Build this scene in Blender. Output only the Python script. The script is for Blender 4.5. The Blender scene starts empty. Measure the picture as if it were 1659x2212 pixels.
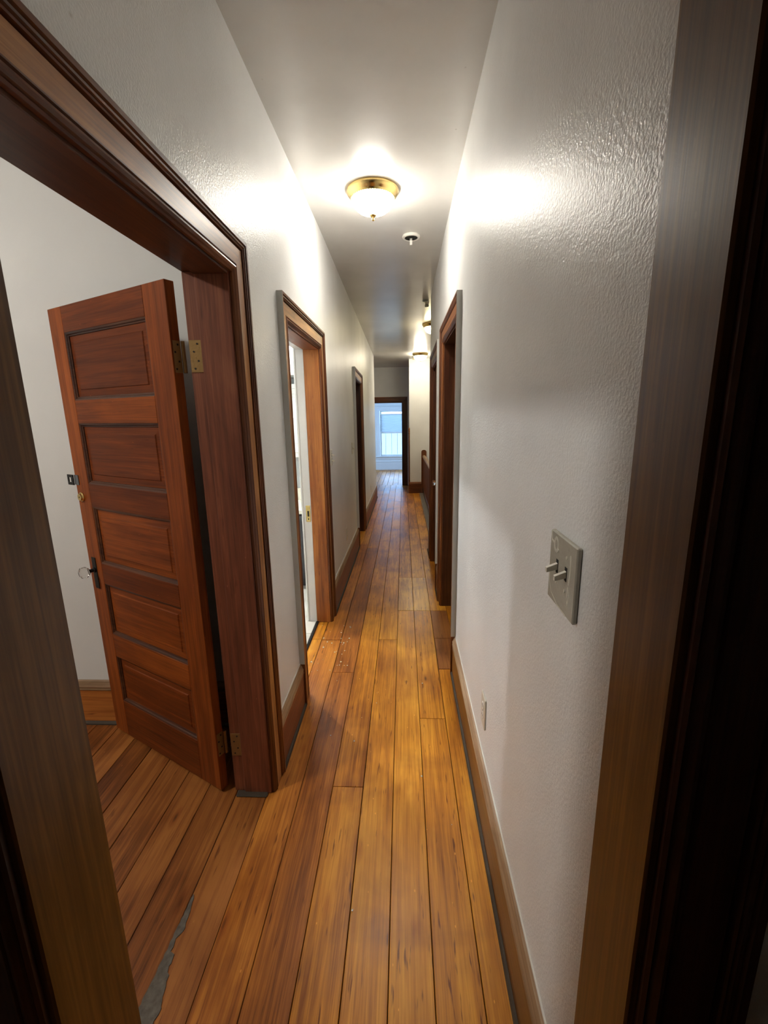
import bpy, bmesh, math, random
from mathutils import Vector, Matrix

random.seed(7)
scene = bpy.context.scene
COL = scene.collection

# ------------------------------------------------------------------ camera
cam_d = bpy.data.cameras.new('camera')
cam_d.sensor_fit = 'VERTICAL'
cam_d.sensor_height = 24.0
cam_d.lens = 967.1 / 2212.0 * 24.0
cam_d.clip_start = 0.02
cam_o = bpy.data.objects.new('camera', cam_d)
COL.objects.link(cam_o)
RM = Matrix(((0.99900867, 0.00712013, 0.04394284),
             (0.04133981, 0.21779024, -0.9751197),
             (-0.0165133, 0.97596963, 0.21728)))
cam_o.matrix_world = Matrix.Translation((0, 0, 1.55)) @ RM.to_4x4()
scene.camera = cam_o

# ------------------------------------------------------------------ sky and exposure
world = bpy.data.worlds.new('sky')
scene.world = world
world.use_nodes = True
bg = world.node_tree.nodes['Background']
bg.inputs[0].default_value = (0.32, 0.57, 1.0, 1)
bg.inputs[1].default_value = 2.5
scene.view_settings.view_transform = 'Standard'
scene.view_settings.look = 'None'
scene.view_settings.gamma = 1.0
scene.view_settings.use_curve_mapping = False
scene.view_settings.exposure = 2.2


def portal(loc, rot, sx, sy):
    """a light portal in a window opening: it emits nothing, it only guides the sky's sampling"""
    l = bpy.data.lights.new('window_portal', 'AREA')
    l.shape = 'RECTANGLE'
    l.size, l.size_y = sx, sy
    l.cycles.is_portal = True
    o = bpy.data.objects.new('window_portal', l)
    COL.objects.link(o)
    o.location = loc
    o.rotation_euler = rot


LAMP_MAIN, LAMP_DIM, LAMP_FAR, BULB_BATH, LAMP_BED = 17.5, 10.0, 24.0, 560.0, 48.0

# ------------------------------------------------------------------ dimensions (metres; the floor and ceiling sag slightly beyond Y0)
WL, WR = -0.56, 0.302          # hall faces of the two long walls
ZC = 2.78                      # ceiling
DOORH = 2.0
KS, Y0 = 0.028, 3.4


def sag(y):
    return -KS * max(0.0, y - Y0)


# ------------------------------------------------------------------ materials
def new_mat(name):
    m = bpy.data.materials.new(name)
    m.use_nodes = True
    nt = m.node_tree
    return m, nt, nt.nodes['Principled BSDF']


def N(nt, typ, **kw):
    n = nt.nodes.new(typ)
    for k, v in kw.items():
        setattr(n, k, v)
    return n


def ramp(nt, stops):
    r = N(nt, 'ShaderNodeValToRGB')
    el = r.color_ramp.elements
    while len(el) < len(stops):
        el.new(0.5)
    for e, (p, c) in zip(el, stops):
        e.position = p
        e.color = (*c, 1) if len(c) == 3 else c
    return r


def plain(name, col, rough=0.5, metal=0.0, spec=0.5, bump=0.0, bscale=200.0, emit=None, estr=0.0):
    m, nt, b = new_mat(name)
    b.inputs['Base Color'].default_value = (*col, 1)
    b.inputs['Roughness'].default_value = rough
    b.inputs['Metallic'].default_value = metal
    b.inputs['Specular IOR Level'].default_value = spec
    tc = N(nt, 'ShaderNodeTexCoord')
    nz = N(nt, 'ShaderNodeTexNoise')
    nz.inputs['Scale'].default_value = bscale
    nz.inputs['Detail'].default_value = 3
    nt.links.new(tc.outputs['Object'], nz.inputs['Vector'])
    mx = N(nt, 'ShaderNodeMix', data_type='RGBA', blend_type='MULTIPLY')
    mx.inputs['Factor'].default_value = 0.8 if name == 'grey_filler' else 0.12
    mx.inputs['A'].default_value = (*col, 1)
    nt.links.new(nz.outputs['Fac'], mx.inputs['B'])
    nt.links.new(mx.outputs['Result'], b.inputs['Base Color'])
    if bump:
        bp = N(nt, 'ShaderNodeBump')
        bp.inputs['Strength'].default_value = bump
        bp.inputs['Distance'].default_value = 0.002
        nt.links.new(nz.outputs['Fac'], bp.inputs['Height'])
        nt.links.new(bp.outputs['Normal'], b.inputs['Normal'])
    if emit:
        b.inputs['Emission Color'].default_value = (*emit, 1)
        b.inputs['Emission Strength'].default_value = estr
    return m


def paint(name, col, rough, bump, scale, blotch=0.06, spec=0.20, wavy=0.25):
    """rolled semi-gloss wall paint: orange-peel relief and a little unevenness in colour"""
    m, nt, b = new_mat(name)
    L = nt.links.new
    tc = N(nt, 'ShaderNodeTexCoord')
    big = N(nt, 'ShaderNodeTexNoise')
    big.inputs['Scale'].default_value = 1.6
    big.inputs['Detail'].default_value = 5
    L(tc.outputs['Object'], big.inputs['Vector'])
    lo = tuple(c * (1 - blotch) for c in col)
    hi = tuple(min(1, c * (1 + blotch)) for c in col)
    r = ramp(nt, [(0.35, lo), (0.65, hi)])
    L(big.outputs['Fac'], r.inputs['Fac'])
    # small dents and specks
    sp = N(nt, 'ShaderNodeTexVoronoi')
    sp.inputs['Scale'].default_value = 5.0
    L(tc.outputs['Object'], sp.inputs['Vector'])
    sr = ramp(nt, [(0.012, (0.55, 0.5, 0.45)), (0.03, (1, 1, 1))])
    L(sp.outputs['Distance'], sr.inputs['Fac'])
    mx = N(nt, 'ShaderNodeMix', data_type='RGBA', blend_type='MULTIPLY')
    mx.inputs['Factor'].default_value = 0.5
    L(r.outputs['Color'], mx.inputs['A'])
    L(sr.outputs['Color'], mx.inputs['B'])
    L(mx.outputs['Result'], b.inputs['Base Color'])
    b.inputs['Roughness'].default_value = rough
    b.inputs['Specular IOR Level'].default_value = spec
    fine = N(nt, 'ShaderNodeTexNoise')
    fine.inputs['Scale'].default_value = scale
    fine.inputs['Detail'].default_value = 2
    L(tc.outputs['Object'], fine.inputs['Vector'])
    wav = N(nt, 'ShaderNodeTexNoise')
    wav.inputs['Scale'].default_value = 7.0
    L(tc.outputs['Object'], wav.inputs['Vector'])
    b1 = N(nt, 'ShaderNodeBump')
    b1.inputs['Strength'].default_value = wavy
    b1.inputs['Distance'].default_value = 0.006
    L(wav.outputs['Fac'], b1.inputs['Height'])
    b2 = N(nt, 'ShaderNodeBump')
    b2.inputs['Strength'].default_value = bump
    b2.inputs['Distance'].default_value = 0.0013
    L(fine.outputs['Fac'], b2.inputs['Height'])
    L(b1.outputs['Normal'], b2.inputs['Normal'])
    L(b2.outputs['Normal'], b.inputs['Normal'])
    return m


WOODS = {}


def wood(kind, axis):
    """stained and varnished wood; the grain runs along the object's own axis 0, 1 or 2"""
    key = (kind, axis)
    if key in WOODS:
        return WOODS[key]
    P = {
        # dark, mid, light, roughness, per-object spread, fleck amount
        'floor': ((0.29, 0.085, 0.006), (0.60, 0.225, 0.016), (0.80, 0.36, 0.035), 0.31, 0.15, 1.3),
        'patch': ((0.42, 0.16, 0.014), (0.74, 0.36, 0.045), (0.88, 0.50, 0.09), 0.30, 0.15, 1.0),
        'mid': ((0.20, 0.055, 0.007), (0.42, 0.136, 0.017), (0.60, 0.235, 0.034), 0.31, 0.15, 1.2),
        'room': ((0.13, 0.038, 0.008), (0.26, 0.085, 0.018), (0.38, 0.140, 0.032), 0.36, 0.25, 1.0),
        'board': ((0.17, 0.066, 0.018), (0.36, 0.145, 0.040), (0.54, 0.26, 0.085), 0.36, 0.15, 0.6),
        'casing': ((0.075, 0.020, 0.005), (0.155, 0.044, 0.009), (0.26, 0.085, 0.018), 0.38, 0.15, 0.5),
        'jamb': ((0.12, 0.034, 0.015), (0.215, 0.064, 0.028), (0.33, 0.115, 0.05), 0.40, 0.15, 0.6),
        'orange': ((0.18, 0.048, 0.008), (0.33, 0.098, 0.017), (0.48, 0.17, 0.034), 0.36, 0.15, 1.0),
        'door': ((0.055, 0.011, 0.0028), (0.155, 0.034, 0.006), (0.36, 0.090, 0.014), 0.38, 0.26, 0.5),
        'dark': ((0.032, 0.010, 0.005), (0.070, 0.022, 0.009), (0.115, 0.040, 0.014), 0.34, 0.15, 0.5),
        'frame': ((0.080, 0.031, 0.006), (0.14, 0.056, 0.010), (0.23, 0.10, 0.020), 0.30, 0.10, 0.3),
        'worn': ((0.20, 0.115, 0.055), (0.33, 0.20, 0.11), (0.50, 0.36, 0.22), 0.42, 0.15, 0.5),
    }[kind]
    dk, md, lt, rough, spread, fleck = P
    m, nt, b = new_mat('wood_%s_%d' % (kind, axis))
    L = nt.links.new
    tc = N(nt, 'ShaderNodeTexCoord')
    oi = N(nt, 'ShaderNodeObjectInfo')
    mul = N(nt, 'ShaderNodeMath', operation='MULTIPLY')
    mul.inputs[1].default_value = 41.0
    L(oi.outputs['Random'], mul.inputs[0])
    off = N(nt, 'ShaderNodeCombineXYZ')
    for i in range(3):
        L(mul.outputs[0], off.inputs[i])
    add = N(nt, 'ShaderNodeVectorMath', operation='ADD')
    L(tc.outputs['Object'], add.inputs[0])
    L(off.outputs[0], add.inputs[1])

    def scaled(across, along):
        v = [across] * 3
        v[axis] = along
        s = N(nt, 'ShaderNodeVectorMath', operation='MULTIPLY')
        s.inputs[1].default_value = v
        L(add.outputs[0], s.inputs[0])
        return s.outputs[0]

    def noise(vec, detail=4, rough_=0.55, dist=0.0):
        n = N(nt, 'ShaderNodeTexNoise')
        n.inputs['Scale'].default_value = 1.0
        n.inputs['Detail'].default_value = detail
        n.inputs['Roughness'].default_value = rough_
        n.inputs['Distortion'].default_value = dist
        L(vec, n.inputs['Vector'])
        return n.outputs['Fac']

    grain = noise(scaled(55, 1.6), 5, 0.6, 0.4)
    g2 = noise(scaled(210, 5.0), 2, 0.5)
    blot = noise(scaled(4.5, 1.3), 4, 0.6, 0.6)
    mixg = N(nt, 'ShaderNodeMath', operation='MULTIPLY_ADD')
    mixg.inputs[1].default_value = 0.35
    L(g2, mixg.inputs[0])
    sc = N(nt, 'ShaderNodeMath', operation='MULTIPLY')
    sc.inputs[1].default_value = 0.65
    L(grain, sc.inputs[0])
    L(sc.outputs[0], mixg.inputs[2])
    r = ramp(nt, [(0.16, dk), (0.50, md), (0.88, lt)] if kind == 'door' else [(0.30, dk), (0.50, md), (0.68, lt)])
    # shift the ramp per object so neighbouring boards differ
    sh = N(nt, 'ShaderNodeMath', operation='MULTIPLY_ADD')
    sh.inputs[1].default_value = spread
    L(oi.outputs['Random'], sh.inputs[0])
    bl = N(nt, 'ShaderNodeMath', operation='MULTIPLY_ADD')
    bl.inputs[1].default_value = 0.75
    bl.inputs[2].default_value = -0.375 - spread / 2
    L(blot, bl.inputs[0])
    L(bl.outputs[0], sh.inputs[2])
    tot = N(nt, 'ShaderNodeMath', operation='ADD')
    L(mixg.outputs[0], tot.inputs[0])
    L(sh.outputs[0], tot.inputs[1])
    L(tot.outputs[0], r.inputs['Fac'])
    col = r.outputs['Color']
    # short dark flecks and pores along the grain
    fl = noise(scaled(90, 9), 2, 0.5)
    fr = ramp(nt, [(0.26, (0.35, 0.25, 0.2)), (0.34, (1, 1, 1))])
    L(fl, fr.inputs['Fac'])
    mx = N(nt, 'ShaderNodeMix', data_type='RGBA', blend_type='MULTIPLY')
    mx.inputs['Factor'].default_value = 0.75 * fleck
    L(col, mx.inputs['A'])
    L(fr.outputs['Color'], mx.inputs['B'])
    col = mx.outputs['Result']
    # scuffs down to pale wood, and a few chips of paint
    vo = N(nt, 'ShaderNodeTexVoronoi')
    vo.inputs['Scale'].default_value = 1.0
    L(scaled(26, 11), vo.inputs['Vector'])
    vr = ramp(nt, [(0.035, (1, 1, 1)), (0.06, (0, 0, 0))])
    L(vo.outputs['Distance'], vr.inputs['Fac'])
    m2 = N(nt, 'ShaderNodeMix', data_type='RGBA')
    m2.inputs['B'].default_value = (lt[0] * 1.5, lt[1] * 1.6, lt[2] * 2.2, 1)
    fs = N(nt, 'ShaderNodeMath', operation='MULTIPLY')
    fs.inputs[1].default_value = 0.5 * fleck
    L(vr.outputs['Color'], fs.inputs[0])
    L(fs.outputs[0], m2.inputs['Factor'])
    L(col, m2.inputs['A'])
    col = m2.outputs['Result']
    if kind in ('floor', 'mid', 'room', 'patch'):
        kn = N(nt, 'ShaderNodeTexVoronoi')
        kn.inputs['Scale'].default_value = 1.0
        L(scaled(9, 2.6), kn.inputs['Vector'])
        kr = ramp(nt, [(0.035, (0.18, 0.12, 0.10)), (0.075, (0.75, 0.6, 0.5)), (0.16, (1, 1, 1))])
        L(kn.outputs['Distance'], kr.inputs['Fac'])
        m3 = N(nt, 'ShaderNodeMix', data_type='RGBA', blend_type='MULTIPLY')
        m3.inputs['Factor'].default_value = 0.85
        L(col, m3.inputs['A'])
        L(kr.outputs['Color'], m3.inputs['B'])
        col = m3.outputs['Result']
        # traffic wear in world space: darker scuffed areas
        geo = N(nt, 'ShaderNodeNewGeometry')
        wn = N(nt, 'ShaderNodeTexNoise')
        wn.inputs['Scale'].default_value = 2.3
        wn.inputs['Detail'].default_value = 5
        wn.inputs['Distortion'].default_value = 0.8
        L(geo.outputs['Position'], wn.inputs['Vector'])
        wr = ramp(nt, [(0.32, (0.60, 0.52, 0.50)), (0.52, (1, 1, 1))])
        L(wn.outputs['Fac'], wr.inputs['Fac'])
        m4 = N(nt, 'ShaderNodeMix', data_type='RGBA', blend_type='MULTIPLY')
        m4.inputs['Factor'].default_value = 0.8
        L(col, m4.inputs['A'])
        L(wr.outputs['Color'], m4.inputs['B'])
        col = m4.outputs['Result']
    L(col, b.inputs['Base Color'])
    b.inputs['Specular IOR Level'].default_value = {'floor': 0.36, 'mid': 0.36, 'patch': 0.4, 'frame': 0.34, 'room': 0.3, 'door': 0.16, 'casing': 0.5, 'board': 0.6}.get(kind, 0.42)
    rr = N(nt, 'ShaderNodeMapRange')
    rr.inputs['To Min'].default_value = rough - 0.07
    rr.inputs['To Max'].default_value = rough + 0.16
    L(blot, rr.inputs['Value'])
    L(rr.outputs[0], b.inputs['Roughness'])
    bp = N(nt, 'ShaderNodeBump')
    bp.inputs['Strength'].default_value = 0.22
    bp.inputs['Distance'].default_value = 0.0012
    L(tot.outputs[0], bp.inputs['Height'])
    L(bp.outputs['Normal'], b.inputs['Normal'])
    WOODS[key] = m
    return m


M = {}
M['wall'] = paint('wall_paint', (0.79, 0.79, 0.775), 0.36, 1.0, 165)
M['wall_room'] = paint('room_paint', (0.66, 0.66, 0.63), 0.55, 0.3, 260, 0.03)
M['ceiling'] = paint('ceiling_paint', (0.70, 0.685, 0.65), 0.23, 0.15, 120, 0.07, 0.45, 0.12)
M['trim_grey'] = paint('painted_edge', (0.58, 0.58, 0.54), 0.4, 0.2, 200)
M['white'] = paint('white_trim_paint', (0.80, 0.79, 0.75), 0.35, 0.15, 160, 0.03)
M['caulk'] = plain('caulk_line', (0.74, 0.72, 0.66), 0.5)
M['bath'] = paint('bath_paint', (0.50, 0.53, 0.53), 0.4, 0.2, 220)
M['subfloor'] = plain('dirt_in_joints', (0.016, 0.012, 0.010), 0.9)
M['dusty'] = plain('dusty_wood', (0.072, 0.055, 0.039), 0.7, spec=0.2, bump=0.4, bscale=60)
M['edge'] = plain('worn_grey_board', (0.17, 0.14, 0.11), 0.5, bump=0.4, bscale=40)
M['filler'] = plain('grey_filler', (0.20, 0.17, 0.135), 0.7, spec=0.25, bump=1.0, bscale=60)
M['tile'] = plain('cream_tile', (0.74, 0.70, 0.62), 0.25)
M['grout'] = plain('grout', (0.42, 0.38, 0.33), 0.8)
M['counter'] = plain('cream_counter', (0.80, 0.75, 0.62), 0.2)
M['vanity'] = plain('charcoal_vanity', (0.055, 0.055, 0.06), 0.4)
M['plastic'] = plain('ivory_plastic', (0.70, 0.66, 0.55), 0.3)
M['plate'] = plain('painted_plate', (0.44, 0.415, 0.34), 0.2, bump=0.6, bscale=70)
M['drip'] = plain('paint_drip', (0.72, 0.69, 0.58), 0.18)  # paler than the plate: the gloss on the drips is put into the colour
M['black'] = plain('dark_slot', (0.01, 0.01, 0.01), 0.8)
M['iron'] = plain('black_iron', (0.02, 0.019, 0.018), 0.5, 0.6, bump=0.3, bscale=90)
M['steel'] = plain('zinc_steel', (0.22, 0.23, 0.25), 0.32, 0.9)
M['chrome'] = plain('chrome', (0.75, 0.75, 0.78), 0.12, 1.0)
M['brass'] = plain('polished_brass', (0.72, 0.52, 0.20), 0.2, 1.0)
M['old_brass'] = plain('tarnished_brass', (0.32, 0.20, 0.075), 0.45, 0.75, bump=0.5, bscale=120)
M['flake'] = plain('peeling_paint', (0.85, 0.86, 0.80), 0.4)
M['siding'] = plain('white_siding', (0.23, 0.215, 0.16), 0.6)
M['plaster'] = plain('white_plastic', (0.82, 0.80, 0.74), 0.35)


def glow(name, col, strength):
    m, nt, b = new_mat(name)
    b.inputs['Base Color'].default_value = (0.9, 0.88, 0.8, 1)
    b.inputs['Roughness'].default_value = 0.25
    b.inputs['Emission Color'].default_value = (*col, 1)
    b.inputs['Emission Strength'].default_value = strength
    return m


M['glow'] = glow('lit_frosted_glass', (1.0, 0.95, 0.86), LAMP_MAIN)
M['glow_far'] = glow('lit_frosted_glass_far', (1.0, 0.90, 0.70), LAMP_FAR)
M['glow_dim'] = glow('dim_frosted_glass', (1.0, 0.86, 0.50), LAMP_DIM)
M['glow_bath'] = glow('lit_bulb', (0.93, 0.97, 1.0), BULB_BATH)
M['glow_bed'] = glow('lit_frosted_glass_bedroom', (1.0, 0.96, 0.90), LAMP_BED)


def pane_mat():
    m, nt, b = new_mat('window_glass')
    L = nt.links.new
    out = nt.nodes['Material Output']
    nt.nodes.remove(b)
    t = N(nt, 'ShaderNodeBsdfTransparent')
    g = N(nt, 'ShaderNodeBsdfGlossy')
    g.inputs['Roughness'].default_value = 0.02
    fr = N(nt, 'ShaderNodeFresnel')
    fr.inputs['IOR'].default_value = 1.45
    mx = N(nt, 'ShaderNodeMixShader')
    L(fr.outputs[0], mx.inputs[0])
    L(t.outputs[0], mx.inputs[1])
    L(g.outputs[0], mx.inputs[2])
    L(mx.outputs[0], out.inputs['Surface'])
    return m


M['pane'] = pane_mat()


def shade_mat():
    m, nt, b = new_mat('shade_cloth')
    L = nt.links.new
    out = nt.nodes['Material Output']
    nt.nodes.remove(b)
    d = N(nt, 'ShaderNodeBsdfDiffuse')
    d.inputs[0].default_value = (0.6, 0.63, 0.63, 1)
    t = N(nt, 'ShaderNodeBsdfTranslucent')
    t.inputs[0].default_value = (0.40, 0.44, 0.44, 1)
    mx = N(nt, 'ShaderNodeMixShader')
    mx.inputs[0].default_value = 0.6
    L(d.outputs[0], mx.inputs[1])
    L(t.outputs[0], mx.inputs[2])
    L(mx.outputs[0], out.inputs['Surface'])
    return m


M['shade'] = shade_mat()
mg, ntg, bgl = new_mat('clear_glass')
bgl.inputs['Transmission Weight'].default_value = 1.0
bgl.inputs['Roughness'].default_value = 0.10
bgl.inputs['IOR'].default_value = 1.32
bgl.inputs['Base Color'].default_value = (0.96, 0.95, 0.92, 1)
M['glass'] = mg


# ------------------------------------------------------------------ mesh helpers (all coordinates are world metres before the sag)
def box(bm, x0, x1, y0, y1, z0, z1, bev=0.0):
    t = bmesh.new()
    vs = [t.verts.new((x, y, z)) for x in (x0, x1) for y in (y0, y1) for z in (z0, z1)]
    for f in ((0, 1, 3, 2), (4, 6, 7, 5), (0, 4, 5, 1), (2, 3, 7, 6), (0, 2, 6, 4), (1, 5, 7, 3)):
        t.faces.new([vs[i] for i in f])
    bmesh.ops.recalc_face_normals(t, faces=t.faces[:])
    if bev:
        bmesh.ops.bevel(t, geom=t.edges[:], offset=bev, segments=1, affect='EDGES', profile=0.5)
    me = bpy.data.meshes.new('tmp')
    t.to_mesh(me)
    t.free()
    bm.from_mesh(me)
    bpy.data.meshes.remove(me)
    return bm


def BX(*a, **k):
    return box(bmesh.new(), *a, **k)


def lathe(bm, prof, c, seg=40, axis='z', flip=1):
    """prof: (radius, distance along the axis) pairs"""
    rings = []
    for r, h in prof:
        ring = []
        for i in range(seg):
            a = 2 * math.pi * i / seg
            u, v = r * math.cos(a), r * math.sin(a)
            if axis == 'z':
                p = (c[0] + u, c[1] + v, c[2] + h)
            elif axis == 'x':
                p = (c[0] + h * flip, c[1] + u, c[2] + v)
            else:
                p = (c[0] + u, c[1] + h * flip, c[2] + v)
            ring.append(bm.verts.new(p))
        rings.append(ring)
    for a, b in zip(rings, rings[1:]):
        for i in range(seg):
            j = (i + 1) % seg
            bm.faces.new((a[i], a[j], b[j], b[i]))
    if prof[0][0] > 1e-5:
        bm.faces.new(rings[0])
    if prof[-1][0] > 1e-5:
        bm.faces.new(rings[-1])
    bmesh.ops.remove_doubles(bm, verts=bm.verts[:], dist=1e-6)
    bmesh.ops.recalc_face_normals(bm, faces=bm.faces[:])
    return bm


def prism(bm, pts0, pts1, cap=True):
    """loft between two matching closed outlines"""
    a = [bm.verts.new(p) for p in pts0]
    b = [bm.verts.new(p) for p in pts1]
    n = len(a)
    for i in range(n):
        j = (i + 1) % n
        bm.faces.new((a[i], a[j], b[j], b[i]))
    if cap:
        bm.faces.new(a)
        bm.faces.new(b)
    bmesh.ops.recalc_face_normals(bm, faces=bm.faces[:])
    return bm


def mk(name, bm, mat, parent=None, rot=0.0, kind=None, label=None, cat=None, group=None, smooth=False, loc=None):
    """turn a world-space bmesh into one object (applying the sag), origin at its middle, and parent it"""
    ys = [v.co.y for v in bm.verts]
    if min(ys) < Y0 - 0.01 and max(ys) > Y0 + 0.01:
        bmesh.ops.bisect_plane(bm, geom=bm.verts[:] + bm.edges[:] + bm.faces[:], plane_co=(0, Y0, 0), plane_no=(0, 1, 0))
    for v in bm.verts:
        v.co.z += sag(v.co.y)
    lo = [min(v.co[i] for v in bm.verts) for i in range(3)]
    hi = [max(v.co[i] for v in bm.verts) for i in range(3)]
    c = Vector(loc) if loc else Vector([(lo[i] + hi[i]) / 2 for i in range(3)])
    inv = Matrix.Rotation(-rot, 3, 'Z')
    for v in bm.verts:
        v.co = inv @ (v.co - c)
    if smooth:
        for f in bm.faces:
            f.smooth = True
    me = bpy.data.meshes.new(name)
    bm.to_mesh(me)
    bm.free()
    if smooth:
        me.set_sharp_from_angle(angle=math.radians(38))
    me.materials.append(mat)
    o = bpy.data.objects.new(name, me)
    COL.objects.link(o)
    o.rotation_euler = (0, 0, rot)
    if parent is not None:
        pw = Matrix.Identity(4)
        chain = []
        q = parent
        while q is not None:
            chain.append(q)
            q = q.parent
        for q in reversed(chain):
            pw = pw @ (Matrix.Translation(q.location) @ q.rotation_euler.to_matrix().to_4x4())
        w = Matrix.Translation(c) @ Matrix.Rotation(rot, 4, 'Z')
        l = pw.inverted() @ w
        o.parent = parent
        o.location = l.to_translation()
        o.rotation_euler = l.to_euler()
    else:
        o.location = c
    put(o, kind, label, cat, group)
    return o


def put(o, kind=None, label=None, cat=None, group=None):
    if kind:
        o['kind'] = kind
    if label:
        o['label'] = label
    if cat:
        o['category'] = cat
    if group:
        o['group'] = group
    return o


def empty(name, loc, kind=None, label=None, cat=None, group=None):
    o = bpy.data.objects.new(name, None)
    COL.objects.link(o)
    o.location = (loc[0], loc[1], loc[2] + sag(loc[1]))
    o.empty_display_size = 0.1
    return put(o, kind, label, cat, group)


def struct(name, bm, mat, parent=None):
    return mk(name, bm, mat, parent, kind=None if parent else 'structure')


# ------------------------------------------------------------------ the large shell
def wall_y(name, x0, x1, y0, y1, openings, mat, z0=-0.03, z1=ZC):
    """a wall running along Y with openings (ya, yb, zlow, ztop)"""
    bm = bmesh.new()
    y = y0
    for a, b, lo, t in sorted(openings):
        box(bm, x0, x1, y, a, z0, z1)
        if t < z1:
            box(bm, x0, x1, a, b, t, z1)
        if lo > 0.05:
            box(bm, x0, x1, a, b, z0, lo)
        y = b
    box(bm, x0, x1, y, y1, z0, z1)
    return struct(name, bm, mat)


def wall_x(name, y0, y1, x0, x1, openings, mat, z0=-0.03, z1=ZC):
    bm = bmesh.new()
    x = x0
    for a, b, lo, t in sorted(openings):
        box(bm, x, a, y0, y1, z0, z1)
        if t < z1:
            box(bm, a, b, y0, y1, t, z1)
        if lo > 0.05:
            box(bm, a, b, y0, y1, z0, lo)
        x = b
    box(bm, x, x1, y0, y1, z0, z1)
    return struct(name, bm, mat)


RB = -0.715     # room face of the left wall
R2B = 0.44      # room face of the right wall
L1 = (0.62, 1.553, 2.0)
L2 = (2.255, 3.12, 1.965)
L3 = (5.34, 6.06, 1.985)
R1 = (2.565, 3.415, 2.02)
R2 = (3.905, 4.63, 2.00)
JT = 0.022      # jamb board thickness

wall_y('wall_left', RB, WL, 0.585, 9.1,
       [(a - JT, b + JT, 0, t + JT) for a, b, t in (L1, L2, L3)], M['wall'])
wall_y('wall_right', WR, R2B, 0.585, 5.1,
       [(a - JT, b + JT, 0, t + JT) for a, b, t in (R1, R2)], M['wall'])
# the doorway the photograph is taken from
wall_x('wall_near', 0.45, 0.585, -0.80, 1.0, [(-0.5 - JT, 0.29 + JT, 0, 2.06 + JT)], M['wall'])
# room behind the camera
struct('wall_camera_left', BX(-0.80, -0.68, -2.4, 0.45, -0.03, ZC), M['wall'])
struct('wall_camera_right', BX(1.5, 1.6, -2.4, 0.585, -0.03, ZC), M['wall'])
struct('wall_camera_back', BX(-0.8, 1.6, -2.5, -2.4, -0.03, ZC), M['wall'])
struct('wall_camera_front', BX(1.0, 1.6, 0.45, 0.585, -0.03, ZC), M['wall'])
# left bedroom
struct('wall_bedroom_back', BX(-4.2, RB, 1.98, 2.08, -0.03, ZC), M['wall_room'])
struct('wall_bedroom_left', BX(-4.2, -4.1, -1.6, 1.98, -0.03, ZC), M['wall_room'])
struct('wall_bedroom_front', BX(-4.2, -0.8, -1.7, -1.6, -0.03, ZC), M['wall_room'])
struct('wall_bedroom_right', BX(-0.86, -0.80, -1.6, 0.585, -0.03, ZC), M['wall_room'])
# bathroom
struct('wall_bathroom_back', BX(-2.9, RB, 4.35, 4.45, -0.03, ZC), M['bath'])
struct('wall_bathroom_left', BX(-3.0, -2.9, 2.08, 4.45, -0.03, ZC), M['bath'])
# dark room on the left
struct('wall_dark_room_back', BX(-2.2, RB, 7.0, 7.1, -0.03, ZC), M['wall_room'])
struct('wall_dark_room_left', BX(-2.3, -2.2, 4.45, 7.1, -0.03, ZC), M['wall_room'])
# closet and dark room on the right
struct('wall_right_room_front', BX(R2B, 2.0, 2.2, 2.3, -0.03, ZC), M['wall_room'])
struct('wall_right_room_mid', BX(R2B, 2.0, 3.62, 3.70, -0.03, ZC), M['wall_room'])
struct('wall_right_room_back', BX(R2B, 2.0, 5.0, 5.1, -0.03, ZC), M['wall_room'])
struct('wall_right_room_right', BX(2.0, 2.1, 2.2, 5.1, -0.03, ZC), M['wall_room'])
# stairwell and landing
struct('wall_stair_back', BX(0.13, 1.7, 9.62, 9.78, -2.7, ZC), M['wall'])
struct('wall_stair_right', BX(1.6, 1.7, 5.1, 9.62, -2.7, ZC), M['wall'])
struct('wall_stair_left', BX(0.40, 0.46, 5.0, 9.7, -2.7, -0.101), M['wall'])
struct('wall_stair_front', BX(0.47, 1.7, 5.0, 5.1, -2.7, 0), M['wall'])
struct('wall_landing_left', BX(-2.3, -2.2, 7.1, 10.9, -0.03, ZC), M['wall'])
struct('wall_landing_right', BX(1.6, 1.7, 9.78, 10.9, -0.03, ZC), M['wall'])
YF = 10.9
FD = (-0.86, -0.03, 1.975)
wall_x('wall_far', YF, YF + 0.13, -2.3, 1.7, [(FD[0] - JT, FD[1] + JT, 0, FD[2] + JT)], M['wall'])
# end room
YE = 14.9
WIN = (-0.76, 0.16, 0.45, 1.92)
wall_x('wall_end', YE, YE + 0.16, -3.2, 2.4, [(WIN[0], WIN[1], WIN[2], WIN[3])], M['white'])
SW = (11.6, 14.3, 0.5, 2.2)  # openings for unseen side windows, sized to let in more daylight
wall_y('wall_end_left', -3.2, -3.04, YF + 0.13, YE, [SW], M['white'])
wall_y('wall_end_right', 2.24, 2.4, YF + 0.13, YE, [SW], M['white'])
struct('wall_end_front_left', BX(-3.2, -2.3, YF, YF + 0.13, -0.03, ZC), M['white'])
struct('wall_end_front_right', BX(1.7, 2.4, YF, YF + 0.13, -0.03, ZC), M['white'])

struct('ceiling', BX(-4.3, 2.5, -2.6, 15.1, ZC, ZC + 0.1), M['ceiling'])

# ------------------------------------------------------------------ floors
fb = bmesh.new()
box(fb, -4.3, 0.46, -2.6, 15.1, -0.10, -0.02)
box(fb, 0.46, 2.5, -2.6, 5.1, -0.10, -0.02)
box(fb, 0.46, 2.5, 9.62, 15.1, -0.10, -0.02)
floor = struct('floor', fb, M['subfloor'])
struct('floor_stairwell', BX(0.46, 1.7, 5.0, 9.7, -2.8, -2.7), wood('room', 1))

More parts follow.
